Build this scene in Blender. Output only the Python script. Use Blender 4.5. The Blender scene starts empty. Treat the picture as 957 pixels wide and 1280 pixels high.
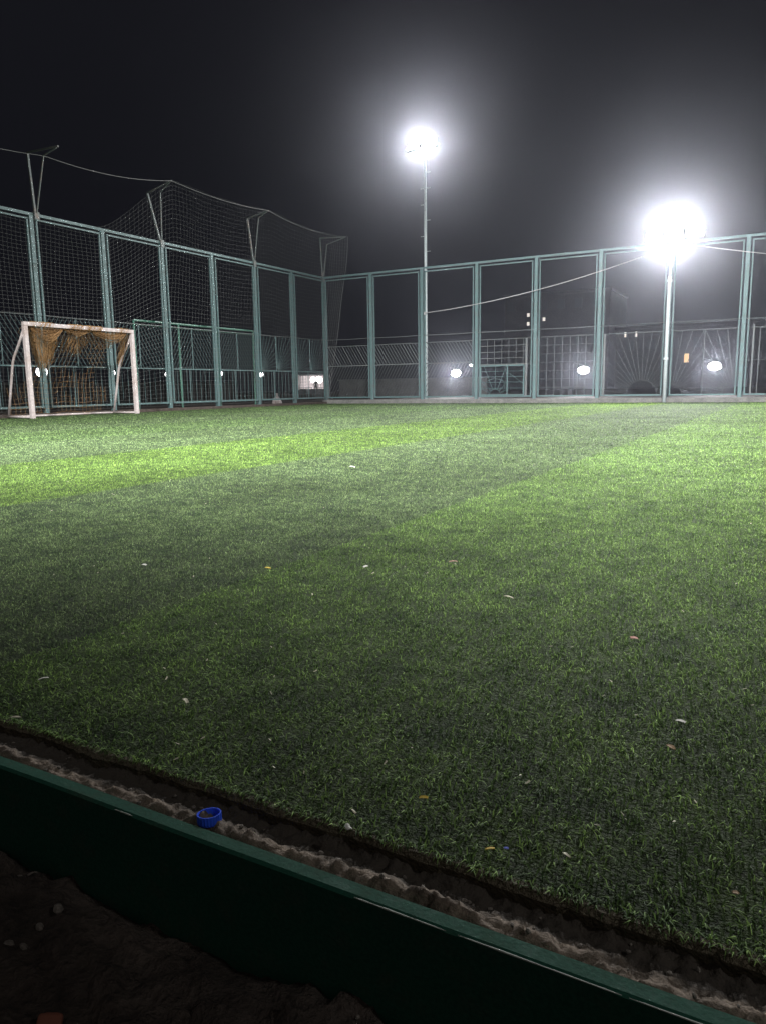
import bpy, math, random
import numpy as np
from mathutils import Vector, Matrix, noise

random.seed(7)
RNG = np.random.default_rng(11)
SC = bpy.context.scene
COL = SC.collection
R = math.radians

# ------------------------------------------------------------------ materials
def new_mat(name):
    m = bpy.data.materials.new(name)
    m.use_nodes = True
    nt = m.node_tree
    b = nt.nodes['Principled BSDF']
    return m, nt, b

def mix_rgb(nt, fac, a, b, mode='MIX'):
    n = nt.nodes.new('ShaderNodeMix')
    n.data_type = 'RGBA'
    n.blend_type = mode
    for sock, v in ((0, fac), (6, a), (7, b)):
        if isinstance(v, bpy.types.NodeSocket):
            nt.links.new(v, n.inputs[sock])
        else:
            n.inputs[sock].default_value = v if sock == 0 else (*v, 1)
    return n.outputs[2]

def noise_tex(nt, scale, detail=4, rough=.55, coord='Object'):
    tc = nt.nodes.new('ShaderNodeTexCoord')
    n = nt.nodes.new('ShaderNodeTexNoise')
    n.inputs['Scale'].default_value = scale
    n.inputs['Detail'].default_value = detail
    n.inputs['Roughness'].default_value = rough
    nt.links.new(tc.outputs[coord], n.inputs['Vector'])
    return n

def ramp(nt, src, stops):
    r = nt.nodes.new('ShaderNodeValToRGB')
    e = r.color_ramp.elements
    while len(e) > len(stops):
        e.remove(e[-1])
    while len(e) < len(stops):
        e.new(1)
    for el, (p, c) in zip(e, stops):
        el.position = p
        el.color = (*c, 1) if len(c) == 3 else c
    nt.links.new(src, r.inputs[0])
    return r.outputs[0]

def bump(nt, b, src, strength=.3, dist=.01):
    n = nt.nodes.new('ShaderNodeBump')
    n.inputs['Strength'].default_value = strength
    n.inputs['Distance'].default_value = dist
    nt.links.new(src, n.inputs['Height'])
    nt.links.new(n.outputs[0], b.inputs['Normal'])

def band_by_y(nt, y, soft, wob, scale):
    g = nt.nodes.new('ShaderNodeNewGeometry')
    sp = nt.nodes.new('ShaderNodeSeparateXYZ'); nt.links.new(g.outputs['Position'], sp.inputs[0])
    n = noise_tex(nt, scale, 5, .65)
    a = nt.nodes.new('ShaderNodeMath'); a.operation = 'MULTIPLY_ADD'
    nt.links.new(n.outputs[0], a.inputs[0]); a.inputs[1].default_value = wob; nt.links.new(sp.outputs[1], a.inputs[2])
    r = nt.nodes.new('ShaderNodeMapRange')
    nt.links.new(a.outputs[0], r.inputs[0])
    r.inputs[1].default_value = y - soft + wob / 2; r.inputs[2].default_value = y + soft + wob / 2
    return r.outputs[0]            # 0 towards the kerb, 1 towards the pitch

def painted(name, col, wear, wear_amt=.5, rough=.45, metallic=0.0, scale=6):
    """Paint with patches of wear (rust, dirt or chipped lighter paint)."""
    m, nt, b = new_mat(name)
    n1 = noise_tex(nt, scale, 6, .65)
    n2 = noise_tex(nt, scale * 7, 4, .6)
    f = ramp(nt, n1.outputs[0], [(.5, (0, 0, 0)), (.72, (wear_amt,) * 3)])
    c = mix_rgb(nt, f, col, wear)
    f2 = ramp(nt, n2.outputs[0], [(.3, (.72,) * 3), (.75, (1.12,) * 3)])
    c = mix_rgb(nt, 1.0, c, f2, 'MULTIPLY')
    nt.links.new(c, b.inputs['Base Color'])
    r = ramp(nt, n1.outputs[0], [(.3, (rough,) * 3), (.75, (min(1, rough + .3),) * 3)])
    nt.links.new(r, b.inputs['Roughness'])
    b.inputs['Metallic'].default_value = metallic
    bump(nt, b, n2.outputs[0], .15, .004)
    return m

def rough_mat(name, c1, c2, scale=8, rough=.9, bstr=.6, bdist=.02):
    m, nt, b = new_mat(name)
    n1 = noise_tex(nt, scale, 8, .65)
    n2 = noise_tex(nt, scale * 9, 5, .6)
    c = ramp(nt, n1.outputs[0], [(.3, c1), (.7, c2)])
    f2 = ramp(nt, n2.outputs[0], [(.3, (.6,) * 3), (.75, (1.2,) * 3)])
    c = mix_rgb(nt, 1.0, c, f2, 'MULTIPLY')
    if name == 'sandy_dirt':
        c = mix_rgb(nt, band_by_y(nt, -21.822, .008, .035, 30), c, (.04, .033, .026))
    nt.links.new(c, b.inputs['Base Color'])
    b.inputs['Roughness'].default_value = rough
    b.inputs['Specular IOR Level'].default_value = .25
    bump(nt, b, n2.outputs[0], bstr, bdist)
    return m

def plain(name, col, rough=.6, metallic=0, alpha=1.0, trans=0.0):
    m, nt, b = new_mat(name)
    n1 = noise_tex(nt, 40, 4)
    f = ramp(nt, n1.outputs[0], [(.3, (.75,) * 3), (.7, (1.1,) * 3)])
    nt.links.new(mix_rgb(nt, 1.0, col, f, 'MULTIPLY'), b.inputs['Base Color'])
    b.inputs['Roughness'].default_value = rough
    b.inputs['Metallic'].default_value = metallic
    b.inputs['Transmission Weight'].default_value = trans
    return m

def glow(name, col, strength):
    m = bpy.data.materials.new(name)
    m.use_nodes = True
    nt = m.node_tree
    nt.nodes.clear()
    o = nt.nodes.new('ShaderNodeOutputMaterial')
    e = nt.nodes.new('ShaderNodeEmission')
    e.inputs[0].default_value = (*col, 1)
    e.inputs[1].default_value = strength
    nt.links.new(e.outputs[0], o.inputs[0])
    m.cycles.emission_sampling = 'NONE'
    return m

M = {}
M['teal'] = painted('teal_paint', (.068, .128, .128), (.12, .09, .07), .35, .5)
M['teal_bright'] = painted('green_tube_paint', (.05, .16, .115), (.16, .15, .10), .3, .4)
M['rusty'] = painted('bracket_paint', (.09, .115, .11), (.27, .20, .17), .8, .5)
M['galv'] = painted('galvanised_bar', (.09, .105, .105), (.22, .17, .13), .35, .4, .3)
M['mast'] = painted('mast_paint', (.40, .45, .46), (.3, .28, .25), .4, .4)
M['white'] = painted('white_goal_paint', (.44, .385, .37), (.30, .20, .15), .65, .5, 0, 3)
M['net'] = plain('net_cord', (.15, .155, .15), .8)
M['brown_net'] = plain('brown_cord', (.30, .168, .065), .9)
M['concrete'] = rough_mat('concrete', (.10, .10, .095), (.19, .185, .17), 5)
M['wall'] = rough_mat('wall_render', (.085, .085, .085), (.14, .14, .135), 2)
M['block'] = rough_mat('apartment_concrete', (.055, .055, .055), (.09, .085, .085), .6)
M['earth'] = rough_mat('earth', (.03, .024, .02), (.105, .082, .068), 9, .95, .9, .02)
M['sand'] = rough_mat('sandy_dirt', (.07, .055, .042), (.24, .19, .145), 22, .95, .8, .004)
M['stone'] = rough_mat('pebble', (.12, .10, .085), (.3, .27, .23), 30)
M['kerbpaint'] = painted('green_kerb_paint', (.018, .082, .054), (.07, .075, .055), .4, .7, 0, 30)
M['kerbpaint'].node_tree.nodes['Principled BSDF'].inputs['Specular IOR Level'].default_value = .12
M['edge_glint'] = plain('kerb_highlight', (.27, .30, .26), .6)
M['cable'] = plain('cable_sheath', (.26, .26, .26), .5)
M['housing'] = plain('lamp_housing', (.12, .12, .13), .4, .6)
M['dark'] = plain('dark_metal', (.04, .045, .05), .5)
M['lens'] = glow('lamp_lens', (1, .99, .97), 150)
M['small_lens'] = glow('small_lamp_lens', (1, .99, 1), 14)
M['window_white'] = glow('lit_window_pale', (1, .9, .8), .9)
M['window_orange'] = glow('lit_window_orange', (1, .62, .32), 1.1)
M['shop_light'] = glow('lit_shop_wall', (1, .86, .86), .75)
M['shop_lamp'] = glow('shop_lamp_glass', (1, .97, .95), 12)

# turf colours: rolls 1.9 m wide laid side by side, alternately yellow green and blue green
ROLL_EDGE, ROLL_W = 13.40, 1.91
def roll_colour(nt, cols):
    """Each 1.9 m roll across the pitch has its own dye lot."""
    g = nt.nodes.new('ShaderNodeNewGeometry')
    sp = nt.nodes.new('ShaderNodeSeparateXYZ')
    nt.links.new(g.outputs['Position'], sp.inputs[0])
    w = noise_tex(nt, 1.3, 3)
    a = nt.nodes.new('ShaderNodeMath'); a.operation = 'MULTIPLY_ADD'
    nt.links.new(w.outputs[0], a.inputs[0]); a.inputs[1].default_value = .02
    nt.links.new(sp.outputs[0], a.inputs[2])
    b = nt.nodes.new('ShaderNodeMath'); b.operation = 'DIVIDE'
    nt.links.new(a.outputs[0], b.inputs[0]); b.inputs[1].default_value = 34.0
    stops = []
    for k in range(-7, 9):
        x = ROLL_EDGE + k * ROLL_W + .01
        key = ROLLS.get(k, 'light' if k % 2 == 0 else 'dark')
        stops.append((max(0, x / 34.0), cols[key]))
    r = ramp(nt, b.outputs[0], stops)
    r.node.color_ramp.interpolation = 'CONSTANT'
    return r
ROLLS = {-7: 'mid', -6: 'mid', -5: 'dark', -4: 'mid', -3: 'dark', -2: 'vivid', -1: 'dark', 0: 'light', 1: 'dark'}

def turf_material(name, cols, blades):
    m, nt, b = new_mat(name)
    c = roll_colour(nt, cols)
    big = noise_tex(nt, .9, 6, .65)
    f = ramp(nt, big.outputs[0], [(.28, (.62,) * 3), (.72, (1.25,) * 3)])
    c = mix_rgb(nt, 1.0, c, f, 'MULTIPLY')
    mid = noise_tex(nt, 9, 5, .65)
    f = ramp(nt, mid.outputs[0], [(.34, (.42, .46, .5)), (.62, (1.2, 1.18, 1.08))])
    c = mix_rgb(nt, .8, c, f, 'MULTIPLY')
    if blades:
        g = nt.nodes.new('ShaderNodeNewGeometry')
        f = ramp(nt, g.outputs['Random Per Island'], [(0, (.18, .21, .23)), (.4, (.58, .62, .62)), (.8, (1.22, 1.22, 1.1)), (.97, (1.7, 1.65, 1.45)), (1, (2.6, 2.5, 2.5))])
        c = mix_rgb(nt, 1.0, c, f, 'MULTIPLY')
    else:
        fine = noise_tex(nt, 160, 3, .6)
        f = ramp(nt, fine.outputs[0], [(.35, (.35,) * 3), (.65, (1.35,) * 3)])
        c = mix_rgb(nt, 1.0, c, f, 'MULTIPLY')
        bump(nt, b, fine.outputs[0], .8, .012)
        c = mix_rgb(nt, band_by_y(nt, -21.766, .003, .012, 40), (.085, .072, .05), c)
    nt.links.new(c, b.inputs['Base Color'])
    b.inputs['Roughness'].default_value = .7 if blades else .85
    b.inputs['Specular IOR Level'].default_value = .06 if blades else .1
    if blades:
        t = nt.nodes.new('ShaderNodeBsdfTranslucent')
        nt.links.new(c, t.inputs[0])
        mx = nt.nodes.new('ShaderNodeMixShader')
        mx.inputs[0].default_value = .3
        nt.links.new(b.outputs[0], mx.inputs[1])
        nt.links.new(t.outputs[0], mx.inputs[2])
        nt.links.new(mx.outputs[0], nt.nodes['Material Output'].inputs[0])
    return m
CL = {'light': (.182, .288, .094), 'dark': (.150, .214, .102), 'mid': (.140, .212, .088), 'vivid': (.168, .268, .072)}
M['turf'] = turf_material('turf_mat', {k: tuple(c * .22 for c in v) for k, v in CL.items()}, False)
M['blade'] = turf_material('turf_fibre', CL, True)

# ------------------------------------------------------------------ mesh builder
class MB:
    def __init__(self):
        self.v, self.f = [], []
    def add(self, vs, fs):
        o = len(self.v)
        self.v += [tuple(p) for p in vs]
        self.f += [tuple(i + o for i in f) for f in fs]
    def box(self, lo, hi, bev=0):
        x0, y0, z0 = lo; x1, y1, z1 = hi
        self.add([(x0,y0,z0),(x1,y0,z0),(x1,y1,z0),(x0,y1,z0),(x0,y0,z1),(x1,y0,z1),(x1,y1,z1),(x0,y1,z1)],
                 [(3,2,1,0),(4,5,6,7),(0,1,5,4),(1,2,6,5),(2,3,7,6),(3,0,4,7)])
    def tube(self, pts, r, n=8, close=True):
        """Round bar through pts (r a number or one per point)."""
        pts = [Vector(p) for p in pts]
        rs = r if isinstance(r, (list, tuple)) else [r] * len(pts)
        vs, fs = [], []
        t0 = (pts[1] - pts[0]).normalized()
        up = Vector((0, 0, 1)) if abs(t0.z) < .9 else Vector((1, 0, 0))
        for i, p in enumerate(pts):
            t = (pts[min(i + 1, len(pts) - 1)] - pts[max(i - 1, 0)]).normalized()
            a = t.cross(up)
            if a.length < 1e-4:
                a = t.cross(Vector((0, 1, 0)))
            a.normalize(); b = a.cross(t)
            for k in range(n):
                q = 2 * math.pi * k / n
                vs.append(p + (a * math.cos(q) + b * math.sin(q)) * rs[i])
        for i in range(len(pts) - 1):
            for k in range(n):
                k2 = (k + 1) % n
                fs.append((i*n+k, i*n+k2, (i+1)*n+k2, (i+1)*n+k))
        if close:
            fs.append(tuple(reversed(range(n))))
            fs.append(tuple((len(pts)-1)*n + k for k in range(n)))
        self.add(vs, fs)
    def sqbar(self, p0, p1, w):
        """Square tube between two points."""
        p0, p1 = Vector(p0), Vector(p1)
        t = (p1 - p0).normalized()
        ref = Vector((0, 0, 1)) if abs(t.z) < .9 else Vector((1, 0, 0))
        a = t.cross(ref).normalized() * w / 2
        b = a.cross(t).normalized() * w / 2
        vs = []
        for p in (p0, p1):
            vs += [p - a - b, p + a - b, p + a + b, p - a + b]
        self.add(vs, [(3,2,1,0),(4,5,6,7),(0,1,5,4),(1,2,6,5),(2,3,7,6),(3,0,4,7)])
    def lathe(self, prof, n=24, mat=None):
        vs, fs = [], []
        for r, z in prof:
            for k in range(n):
                q = 2 * math.pi * k / n
                p = Vector((r * math.cos(q), r * math.sin(q), z))
                vs.append(mat @ p if mat else p)
        for i in range(len(prof) - 1):
            for k in range(n):
                k2 = (k + 1) % n
                fs.append((i*n+k, i*n+k2, (i+1)*n+k2, (i+1)*n+k))
        self.add(vs, fs)
    def build(self, name, mat, parent=None, smooth=False, loc=(0, 0, 0), bevel=0):
        me = bpy.data.meshes.new(name)
        me.from_pydata(self.v, [], self.f)
        me.update()
        o = bpy.data.objects.new(name, me)
        COL.objects.link(o)
        o.location = loc
        if mat: me.materials.append(mat)
        if parent: o.parent = parent
        if smooth:
            me.polygons.foreach_set('use_smooth', [True] * len(me.polygons))
        if bevel:
            b = o.modifiers.new('edge', 'BEVEL'); b.width = bevel; b.segments = 2; b.limit_method = 'ANGLE'
        return o

def tag(o, label=None, cat=None, group=None, kind=None):
    if label: o['label'] = label
    if cat: o['category'] = cat
    if group: o['group'] = group
    if kind: o['kind'] = kind
    return o

def empty(name, loc, label, cat, group=None, rz=0):
    o = bpy.data.objects.new(name, None)
    COL.objects.link(o)
    o.location = loc
    o.rotation_euler = (0, 0, rz)
    o.empty_display_size = .2
    return tag(o, label, cat, group)

KIDS = {}
def copy_tree(o, parent=None):
    c = o.copy(); COL.objects.link(c)
    if parent: c.parent = parent
    for ch in [x for x in COL.objects if x.parent == o]:
        copy_tree(ch, c)
    return c

def fbm(x, y, s, seed=0, oct=4):
    return noise.fractal(Vector((x * s, y * s, seed)), 1.0, 2.0, oct)

# ------------------------------------------------------------------ camera
F, PITCH, YAW, ROLL = 928.7158, -.1652, -.5065, -.0147
CAM = Vector((14.6951, -22.449, .5))
fw = Vector((math.sin(YAW)*math.cos(PITCH), math.cos(YAW)*math.cos(PITCH), math.sin(PITCH)))
rt = Vector((math.cos(YAW), -math.sin(YAW), 0)); up = rt.cross(fw)
r2 = rt*math.cos(ROLL) + up*math.sin(ROLL); u2 = -rt*math.sin(ROLL) + up*math.cos(ROLL)
cd = bpy.data.cameras.new('camera')
cam = bpy.data.objects.new('camera', cd); COL.objects.link(cam)
cam.matrix_world = Matrix(((r2.x,u2.x,-fw.x,CAM.x),(r2.y,u2.y,-fw.y,CAM.y),(r2.z,u2.z,-fw.z,CAM.z),(0,0,0,1)))
cd.sensor_fit = 'HORIZONTAL'; cd.sensor_width = 36; cd.lens = F / 957 * 36
cd.clip_start = .02; cd.clip_end = 2000
SC.camera = cam

# ------------------------------------------------------------------ night sky
w = bpy.data.worlds.new('World'); SC.world = w; w.use_nodes = True
nt = w.node_tree
bg = nt.nodes['Background']
tc = nt.nodes.new('ShaderNodeTexCoord')
sp = nt.nodes.new('ShaderNodeSeparateXYZ')
nt.links.new(tc.outputs['Generated'], sp.inputs[0])
sky = ramp(nt, sp.outputs[2], [(0, (.0035, .0035, .0055)), (.25, (.0035, .0036, .0055)), (1, (.002, .002, .0035))])
# unseen bright sky patch added behind the photographer to fill foreground and kerb face
dt = nt.nodes.new('ShaderNodeVectorMath'); dt.operation = 'DOT_PRODUCT'
nt.links.new(tc.outputs['Generated'], dt.inputs[0]); dt.inputs[1].default_value = (.34, -.65, .68)
sky_fill = ramp(nt, dt.outputs['Value'], [(.72, (0, 0, 0)), (.95, (.17, .155, .145))])
nt.links.new(mix_rgb(nt, 1.0, sky, sky_fill, 'ADD'), bg.inputs[0])
bg.inputs[1].default_value = 1.0

# ------------------------------------------------------------------ ground
PY0 = -21.776          # cut edge of the turf beside the kerb
KY = -21.858          # inner side of the kerb
def grid_mesh(name, xs, ys, zf, mat, smooth=True):
    vs = [(x, y, zf(x, y)) for y in ys for x in xs]
    n = len(xs)
    fs = [(j*n+i, j*n+i+1, (j+1)*n+i+1, (j+1)*n+i) for j in range(len(ys)-1) for i in range(n-1)]
    mb = MB(); mb.add(vs, fs)
    return mb.build(name, mat, smooth=smooth)

mb = MB()
G = 125
mb.add([(-G, KY - .012, -.05), (G, KY - .012, -.05), (G, 111, -.05), (-G, 111, -.05)], [(0, 1, 2, 3)])
tag(mb.build('ground', M['earth']), kind='structure')

# lower ground on the photographer's side of the kerb
def zlow(x, y):
    z = -.122 + .016 * fbm(x, y, 4, 3) + .04 * max(0, fbm(x, y, 12, 8, 5) - .1) + .016 * max(-.2, fbm(x, y, 38, 9, 5)) - .03 * max(0, 1 - (KY - y) / .07)
    return z
xs = list(np.arange(12.6, 16.2, .011)); ys = list(np.arange(-23.0, KY - .02, .011)) + [KY - .018]
tag(grid_mesh('lower_ground', xs, ys, zlow, M['earth']), kind='structure')
mb = MB()
mb.add([(-G, -G, -.22), (G, -G, -.22), (G, KY - .016, -.22), (-G, KY - .016, -.22)], [(0, 1, 2, 3)])
tag(mb.build('outer_ground', M['earth']), kind='structure')

# turf slab with a ragged near edge
def edge_y(x):
    return PY0 + .006 * fbm(x, 0, 9, 1, 4) + .004 * fbm(x, 0, 60, 2, 2)
PX0, PX1, PY1 = .16, 34.0, -.12
xs = [PX0, 4, 8, 11] + list(np.arange(12.2, 16.6, .012)) + [18, 24, PX1]
top, bot = -.012, -.045
mb = MB(); vs = []; fs = []
for x in xs:
    y = edge_y(x)
    vs += [(x, y, bot), (x, y - .002, top - .006), (x, y + .003, top), (x, y + .9, top), (x, PY1, top)]
for i in range(len(xs) - 1):
    for k in range(4):
        fs.append((i*5+k, (i+1)*5+k, (i+1)*5+k+1, i*5+k+1))
mb.add(vs, fs)
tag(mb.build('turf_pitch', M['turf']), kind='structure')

# loose dirt between kerb and turf
def zdirt(x, y):
    t = (y - KY) / (PY0 - KY)
    wand = .24 + .10 * fbm(x, 0, 5, 7, 3)
    ridge = math.exp(-((t - wand) / .20) ** 2)
    here = min(1, max(0, .55 + 1.3 * fbm(x, 0, 4, 12, 2)))
    clod = max(0, fbm(x, y, 34, 4, 4) + .15)
    return (-.022 + .010 * ridge * (.4 + here) + .012 * ridge * here * clod + .0065 * max(-.5, fbm(x, y, 85, 6, 5)) + .004 * fbm(x, y, 25, 5, 3)
            - .008 * math.exp(-((t - .82) / .22) ** 2))
xs = list(np.arange(12.6, 16.2, .004)); ys = list(np.arange(KY - .004, PY0 + .02, .004))
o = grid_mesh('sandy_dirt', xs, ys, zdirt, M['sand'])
tag(o, 'loose sandy dirt spilled between the green kerb and the cut turf edge', 'dirt', kind='stuff')

# ------------------------------------------------------------------ turf fibres
def blades():
    near = 3.0
    dens0 = 25000
    # sample in polar coordinates around the spot the photo is taken from, density ~ constant then 1/d^2
    yaw = YAW
    out = []
    half = R(55)
    def sample(n, d0, d1, power):
        u = RNG.random(n)
        if power == 2:   # uniform per area
            d = np.sqrt(d0**2 + u * (d1**2 - d0**2))
        else:            # 1/d^2 per area
            d = d0 * (d1 / d0) ** u
        a = (RNG.random(n) * 2 - 1) * half + yaw
        return CAM.x + np.sin(a) * d, CAM.y + np.cos(a) * d, d
    n1 = int(dens0 * half * (near**2 - .55**2))
    n2 = int(dens0 * near**2 * 2 * half * math.log(30 / near))
    x1, y1, d1 = sample(n1, .55, near, 2)
    x2, y2, d2 = sample(n2, near, 30, 0)
    x = np.r_[x1, x2]; y = np.r_[y1, y2]; d = np.r_[d1, d2]
    # the strip along the kerb beyond that sector
    xs_, ys_ = RNG.uniform(10.5, 18.5, 60000), RNG.uniform(PY0, PY0 + 1.3, 60000)
    an = np.abs(np.arctan2(xs_ - CAM.x, ys_ - CAM.y) - yaw)
    far_ = an > half
    x = np.r_[x, xs_[far_]]; y = np.r_[y, ys_[far_]]; d = np.r_[d, np.full(far_.sum(), 2.0)]
    ne = 5000
    xe = RNG.uniform(12.4, 16.4, ne); ye = PY0 + .002 + .014 * RNG.random(ne)
    x = np.r_[x, xe]; y = np.r_[y, ye]; d = np.r_[d, np.full(ne, 1.0)]
    ok = (y > PY0 + .001 + .016 * RNG.random(len(y)) ** 2) & (y < PY1) & (x > PX0) & (x < PX1)
    x, y, d = x[ok], y[ok], d[ok]
    n = len(x)
    s = np.maximum(1, d / near)
    s = np.maximum(s, .8 + .2 * d / 2)
    wdt = (.0010 + .0008 * RNG.random(n)) * s
    ln = (.010 + .010 * RNG.random(n)) * np.minimum(s, 1.6) ** .5
    az = RNG.random(n) * 2 * np.pi
    lean = .5 + 1.0 * RNG.random(n)         # radians from vertical at mid length
    curl = lean + .3 + 1.0 * RNG.random(n)
    dx, dy = np.cos(az), np.sin(az)
    # at the cut edge the fibres splay out over the lip
    e = (y < PY0 + .02) & (RNG.random(n) < .7)
    az = np.where(e, -np.pi / 2 + (RNG.random(n) - .5) * 1.8, az)
    dx, dy = np.cos(az), np.sin(az)
    # ribbon side vector, twisted
    tw = az + np.pi / 2 + (RNG.random(n) - .5) * .9
    sx, sy = np.cos(tw), np.sin(tw)
    p0 = np.stack([x, y, np.full(n, -.014)], 1)
    l1, l2 = ln * .5, ln * .55
    p1 = p0 + np.stack([dx*np.sin(lean*.6)*l1, dy*np.sin(lean*.6)*l1, np.cos(lean*.6)*l1], 1)
    p2 = p1 + np.stack([dx*np.sin(curl)*l2, dy*np.sin(curl)*l2, np.cos(curl)*l2], 1)
    sv = np.stack([sx, sy, np.zeros(n)], 1) * wdt[:, None] * .5
    V = np.stack([p0 - sv, p0 + sv, p1 - sv, p1 + sv, p2], 1).reshape(-1, 3)
    base = np.arange(n, dtype=np.int32)[:, None] * 5
    quads = (base + np.array([[0, 1, 3, 2]], dtype=np.int32))
    tris = (base + np.array([[2, 3, 4]], dtype=np.int32))
    me = bpy.data.meshes.new('turf_grass')
    me.vertices.add(n * 5)
    me.vertices.foreach_set('co', V.astype(np.float32).ravel())
    loops = np.concatenate([quads, tris], 1).ravel()
    me.loops.add(n * 7)
    me.loops.foreach_set('vertex_index', loops)
    me.polygons.add(n * 2)
    starts = np.empty(n * 2, np.int32); starts[0::2] = np.arange(n) * 7; starts[1::2] = np.arange(n) * 7 + 4
    me.polygons.foreach_set('loop_start', starts)
    me.update(calc_edges=True)
    me.validate()
    me.polygons.foreach_set('use_smooth', np.ones(n * 2, bool))
    me.materials.append(M['blade'])
    o = bpy.data.objects.new('turf_grass', me); COL.objects.link(o)
    print('blades', n)
    return tag(o, 'short curled green plastic turf fibres in alternating light and dark bands', 'artificial grass', kind='stuff')
blades()

# ------------------------------------------------------------------ kerb
mb = MB()
prof = [(KY, -.06), (KY, -.004), (KY - .003, -.001), (KY - .019, -.001), (KY - .0225, -.004), (KY - .0225, -.20), (KY - .018, -.20), (KY - .018, -.0056), (KY - .004, -.0056), (KY - .004, -.06)]
xs = [-3, 4, 9] + list(np.arange(12, 17, .05)) + [20, 34]
vs = []
for x in xs:
    wob = .0012 * fbm(x, 0, 2.5, 5, 2)
    vs += [(x, y + wob, z + wob * .6) for y, z in prof]
n = len(prof); fs = []
for i in range(len(xs) - 1):
    for k in range(n):
        fs.append((i*n+k, i*n+(k+1) % n, (i+1)*n+(k+1) % n, (i+1)*n+k))
mb.add(vs, fs)
kerb = tag(mb.build('metal_kerb', M['kerbpaint']), 'low green painted steel kerb edging the near side of the turf', 'kerb')

mb = MB()  # painted highlight: thin pale bars along the kerb's outer upper edge
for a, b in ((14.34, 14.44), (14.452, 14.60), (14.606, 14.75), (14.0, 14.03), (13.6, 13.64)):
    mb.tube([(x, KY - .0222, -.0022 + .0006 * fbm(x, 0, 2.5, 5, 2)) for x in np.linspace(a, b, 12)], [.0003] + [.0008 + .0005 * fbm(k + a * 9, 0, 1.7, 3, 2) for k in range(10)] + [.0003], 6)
mb.build('edge_highlight', M['edge_glint'], kerb)['label'] = 'edge highlight put in as a pale bar'

# ------------------------------------------------------------------ fences
RAIL, PANEL_TOP, WIRE, INF, MIDB, MIDL, BOT = 4.30, 4.19, 2.19, 1.95, 1.28, 1.09, .20
S = 1.9
class Plane:
    """Maps (along, out, z) of a fence to world: out is towards the pitch."""
    def __init__(self, which): self.w = which
    def __call__(self, a, o, z):
        return Vector((a, -o, z)) if self.w == 'back' else Vector((o, -a, z))

def fence(which, nb, label):
    P = Plane(which)
    root = empty('sports_fence', (0, 0, 0), label, 'fence')
    a0 = 0 if which == 'left' else 0
    end = nb * S
    fo = .012 if which == 'back' else .05
    for i in range(nb + 1):
        if which == 'back' and i == 0:
            continue                      # the corner post belongs to the other fence
        m = MB(); m.sqbar(P(i*S, 0, -.05), P(i*S, 0, RAIL - .03), .10)
        # clamp plates
        for z in (1.1, 2.2, 3.3):
            c = P(i*S, .0, z)
            m.box((c.x-.056, c.y-.056, z-.03), (c.x+.056, c.y+.056, z+.03))
        m.build('post', M['teal'], root, bevel=.006)
    m = MB(); m.sqbar(P(-.05, 0, RAIL), P(end, 0, RAIL), .06); m.build('top_rail', M['teal'], root)
    m = MB()
    lo, hi = P(-.1, -.12, 0), P(end, .12, 0)
    m.box((min(lo.x, hi.x), min(lo.y, hi.y), -.06), (max(lo.x, hi.x), max(lo.y, hi.y), .125 if which == 'back' else .06))
    m.build('concrete_plinth', M['concrete'] if which == 'back' else M['earth'], root, bevel=.012)
    pts = [P(end * k / (nb * 4), .03, WIRE - .012 * (1 if k % 4 == 2 else .7 if k % 2 else 0)) for k in range(nb * 4 + 1)]
    m = MB(); m.tube(pts, .011, 6); m.build('tension_wire', M['galv'], root)
    for i in range(nb):
        b0, b1 = i*S + .115, (i+1)*S - .115
        m = MB()
        for a in (b0, b1):
            m.sqbar(P(a, fo, BOT), P(a, fo, PANEL_TOP), .034)
        m.sqbar(P(b0 - .02, fo, PANEL_TOP), P(b1 + .02, fo, PANEL_TOP), .034)
        m.sqbar(P(b0 - .02, fo, BOT), P(b1 + .02, fo, BOT), .042)
        m.build('panel_frame', M['teal'], root)
        infill(which, i, P, b0, b1, root)
    return root

def clip_bar(m, p, q, u0, u1, z0, z1, P, o, r):
    """Bar p->q in the fence's plane clipped to a rectangle."""
    t0, t1 = 0.0, 1.0
    dx, dz = q[0]-p[0], q[1]-p[1]
    for pp, qq in ((-dx, p[0]-u0), (dx, u1-p[0]), (-dz, p[1]-z0), (dz, z1-p[1])):
        if abs(pp) < 1e-9:
            if qq < 0: return
        else:
            t = qq / pp
            if pp < 0: t0 = max(t0, t)
            else: t1 = min(t1, t)
    if t1 - t0 < 1e-3: return
    a = (p[0]+dx*t0, p[1]+dz*t0); b = (p[0]+dx*t1, p[1]+dz*t1)
    m.tube([P(a[0], o, a[1]), P(b[0], o, b[1])], r, 5)

def rays(m, P, cx, cz, u0, u1, z0, z1, n, q0, q1, r0, rb, o, arcs):
    for k in range(n):
        q = R(q0 + (q1 - q0) * k / (n - 1))
        c, s = math.cos(q), math.sin(q)
        clip_bar(m, (cx + c*r0, cz + s*r0), (cx + c*4, cz + s*4), u0, u1, z0, z1, P, o, rb)
    for ra in arcs:
        pts = []
        for k in range(25):
            q = R(q0 + (q1 - q0) * k / 24)
            a, z = cx + math.cos(q)*ra, cz + math.sin(q)*ra
            if u0 <= a <= u1 and z0 <= z <= z1:
                pts.append(P(a, o, z))
        if len(pts) > 2:
            m.tube(pts, rb, 5)

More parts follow.
